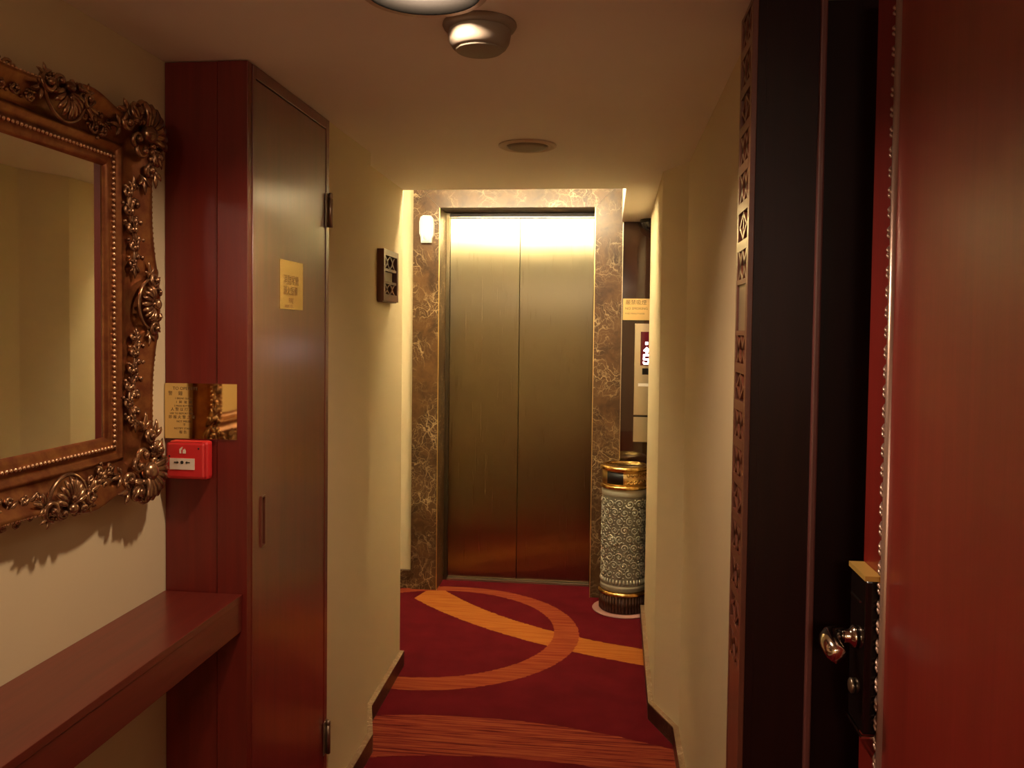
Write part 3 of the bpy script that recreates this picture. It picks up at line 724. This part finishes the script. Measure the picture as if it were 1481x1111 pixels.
# ------------------------------------------------------------------ lobby: ash bin
BX, BY = .096, 4.452
tag(MB().lathe([(0, .001), (.158, .001), (.160, .004), (.158, .007), (0, .007)], (BX, BY, 0), 48).build('floor_disc', 'mat_disc', off=(BX, BY, 0)), 'thin pinkish round disc under the ash bin', 'disc')
t = thing('ash_bin', (BX, BY, .007), 'tall carved ceramic ash bin with gold head beside the lift', 'bin')
c0 = (BX, BY, .0072)
b = MB(); N = 44
for i in range(N):                                        # fluted foot
    a = 2*PI*i/N; b.tube([(c0[0]+math.cos(a)*.118, c0[1]+math.sin(a)*.118, c0[2]+.006), (c0[0]+math.cos(a)*.119, c0[1]+math.sin(a)*.119, c0[2]+.086)], .0082, 6)
b.lathe([(0, 0), (.117, 0), (.119, .004), (.119, .09), (0, .09)], c0, 44); b.build('foot', 'bin_base', t)
MB().lathe([(.100, .090), (.126, .090), (.131, .096), (.130, .103), (.122, .110), (.100, .110)], c0, 48).build('foot_ring', 'gold', t)
body = MB().lathe([(.10, .1105), (.118, .112), (.121, .120), (.1165, .136), (.1155, .15), (.1155, .600), (.117, .604), (.117, .632), (.114, .640), (.10, .640)], c0, 56).build('body', 'ceramic_dark', t)
MB().lathe([(.1165, .125), (.1195, .128), (.1195, .136), (.1165, .142)], c0, 48).build('glazed_band', 'ceramic', body)
b = MB()
b.lathe([(.1160, .603), (.1185, .606), (.1185, .634), (.115, .638)], c0, 48)
b.build('glazed_band', 'ceramic', body)
RB = .1162; q = random.Random(21)
def wrap(u, z, h=0): return (c0[0]+(RB+h)*math.cos(u/RB), c0[1]+(RB+h)*math.sin(u/RB), c0[2]+z)
b = MB(); per = 2*PI*RB; cols = 14
for r_ in range(9):                                       # rows of carved scrolls
    for k in range(cols):
        u0 = (k+.5*(r_ % 2))*per/cols; z0 = .205+r_*.0455; sg = 1 if (k+r_) % 2 else -1
        R0 = .0215; pts = []; rr = []
        for i in range(17):
            f_ = i/16; a = PI/2+sg*f_*2*PI*1.45+r_; rr_ = R0*(1-.80*f_); pts.append(wrap(u0+rr_*math.cos(a), z0+rr_*math.sin(a), .0005)); rr.append(.0036-.0008*f_)
        b.tube(pts, rr, 5); b.ball(wrap(u0, z0, .001), .0050, seg=6, rings=4)
        for (du, dz) in ((.026, .004), (.022, -.018), (-.024, .020)): b.ball(wrap(u0+du, z0+dz, 0), .0042, seg=6, rings=4)
for f_ in (-2.05, .55, 2.6):                                 # blossoms
    uc, zc_ = f_*RB, .375
    for i in range(9):
        a = 2*PI*i/9; b.ball(wrap(uc+.017*math.cos(a), zc_+.017*math.sin(a), .003), .0080, seg=7, rings=5)
    b.ball(wrap(uc, zc_, .006), .0085, seg=8, rings=6)
sc = b.build('scroll_relief', 'ceramic', body); sc['kind'] = 'stuff'
b = MB()
for i in range(40):
    u = per*i/40; b.tube([wrap(u, .150, .0), wrap(u, .162, .0022), wrap(u, .176, .0)], [.004, .0056, .003], 6)
b.build('leaf_band', 'ceramic', body)
# head: gold rings, dark window, relief panels
MB().lathe([(.100, .640), (.122, .641), (.127, .647), (.127, .655), (.120, .661), (.10, .661)], c0, 48).build('head_ring', 'gold', t)
hd = MB().lathe([(.10, .6615), (.1175, .662), (.1175, .735), (.10, .735)], c0, 48).build('head', 'brass_soft', t)
MB().lathe([(.10, .7355), (.121, .736), (.1285, .741), (.130, .749), (.124, .757), (.112, .760), (.104, .755), (.100, .748), (0, .748)], c0, 48).build('top_tray', 'gold', t)
for ac in (-2.05, 1.1):                                     # window facing the corridor and one opposite
    b = MB(); b.lathe([(.1178, .668), (.1182, .668), (.1182, .731), (.1178, .731)], c0, 10, a0=ac-.40, a1=ac+.40); b.build('opening', 'bin_hole', hd)
b = MB(); q = random.Random(4); RH = .1182
for i in range(30):
    a = -1.52+i*.095
    if a > .66: break
    z0 = .683+(.032 if i % 2 else 0); sg = 1 if i % 2 else -1
    pts = [(c0[0]+RH*math.cos(a+f_), c0[1]+RH*math.sin(a+f_), c0[2]+z0+dz) for f_, dz in [(.085*(1-.8*j/10)*math.cos(sg*j*.75), .011*(1-.8*j/10)*math.sin(sg*j*.75)) for j in range(11)]]
    b.tube(pts, .0034, 5)
b.build('gold_relief', 'gold', hd)

# ------------------------------------------------------------------ lobby: call panel, no-smoking sign, dome camera, motion sensor
YP = YM+.0115
t = thing('lift_call_panel', (.23, YP, .86), 'champagne metal lift call panel with a red floor display', 'call panel')
MB().box(.140, .320, YP-.012, YP-.0005, 1.008, 1.503, .002).build('upper_plate', 'champagne', t)
MB().box(.140, .320, YP-.012, YP-.0005, .862, .998, .002).build('lower_plate', 'champagne', t)
ds = MB().box(.172, .288, YP-.0135, YP-.0122, 1.277, 1.459).build('display', 'screen', t)
def quadxz(b, x0, x1, z0, z1, y=YP-.0137, d=.0006): return b.box(x0, x1, y-d, y, z0, z1)
b = MB(); quadxz(b, .197, .211, 1.389, 1.404)
b.build('floor_dot', 'led', ds)
b = MB(); yy = YP-.0137
tri(b, [(.205, 1.377), (.188, 1.360), (.188, 1.354), (.199, 1.354), (.199, 1.343), (.212, 1.343), (.212, 1.354), (.222, 1.354), (.222, 1.360)])
b.build('up_arrow', 'led', ds)
b = MB()
for q4 in ((.187, .221, 1.328, 1.337), (.187, .196, 1.312, 1.328), (.187, .215, 1.306, 1.315), (.212, .223, 1.292, 1.309), (.189, .215, 1.283, 1.292), (.185, .194, 1.290, 1.298)): quadxz(b, *q4)
b.build('digit_five', 'led', ds)
MB().box(.183, .222, YP-.0145, YP-.0122, 1.228, 1.262, .001).build('call_button', 'black_gloss', t)
MB().box(.162, .262, YP-.0135, YP-.0122, 1.164, 1.180).build('light_strip', 'label_white', t)
sg_ = MB().box(.0745, .270, YP-.006, YP-.0025, 1.521, 1.637).build('no_smoking_sign', 'brass_soft', off=(.17, YP-.004, 1.521))
tag(sg_, 'small brass no smoking sign on the dark panel', 'sign')
Mt = frame_M((.0745, YP-.0062, 1.521), (1, 0, 0), (0, 0, 1), (0, -1, 0)); tx = MB()
for (s_, x, y, sz) in (('嚴禁吸煙', .013, .094, .0285), ('NO SMOKING', .012, .062, .0190), ('FIXED PENALTY $1500', .012, .035, .0105)):
    qb = text_mb(s_, sz, Mt @ Matrix.Translation((x, y, 0)), .0002); tx.add(qb.v, qb.f)
tx.build('lettering', 'engraving', sg_)
t = thing('dome_camera', (0.222, 4.54, ZC), 'black dome security camera under the ceiling by the dark panel', 'camera')
MB().lathe([(0, -.0005), (.066, -.0005), (.068, -.006), (.066, -.014), (.061, -.018), (0, -.018)], (0.222, 4.54, ZC), 32).build('base', 'black_plastic', t)
MB().lathe([(.060*math.cos(a), -.018-.056*math.sin(a)) for a in [PI/2*k/8 for k in range(9)]], (0.222, 4.54, ZC), 32).build('dome', 'smoke_dome', t)
t = thing('motion_sensor', (-1.003, YM, 1.93), 'white motion sensor high on the marble beside the lift', 'sensor')
b = MB(); prof = [(-.030, 1.934), (.026, 1.934), (.029, 1.960), (.038, 1.978), (.039, 2.03), (.034, 2.068), (.022, 2.082), (-.018, 2.084), (-.034, 2.074), (-.040, 2.05), (-.040, 1.985), (-.033, 1.965)]
bm = bmesh.new(); vv = [bm.verts.new((-1.003+x, YM-.0005, z)) for x, z in prof]; fc = bm.faces.new(vv)
ex = bmesh.ops.extrude_face_region(bm, geom=[fc]); bmesh.ops.translate(bm, verts=[v for v in ex['geom'] if isinstance(v, bmesh.types.BMVert)], vec=(0, -.038, 0))
bmesh.ops.recalc_face_normals(bm, faces=bm.faces)
bmesh.ops.bevel(bm, geom=[e for e in bm.edges if all(v.co.y < YM-.03 for v in e.verts)], offset=.008, segments=3, affect='EDGES')
bm.verts.index_update(); b.add([v.co[:] for v in bm.verts], [[v.index for v in f.verts] for f in bm.faces]); bm.free()
b.build('housing', 'white_plastic', t)
MB().lathe([(.016*math.cos(a), .006*math.sin(a)) for a in [PI/2*k/5 for k in range(6)]], seg=16, M=Matrix.Translation((-1.003, YM-.0375, 1.962)) @ Matrix.Rotation(PI/2, 4, 'X')).build('lens', 'white_plastic', t)
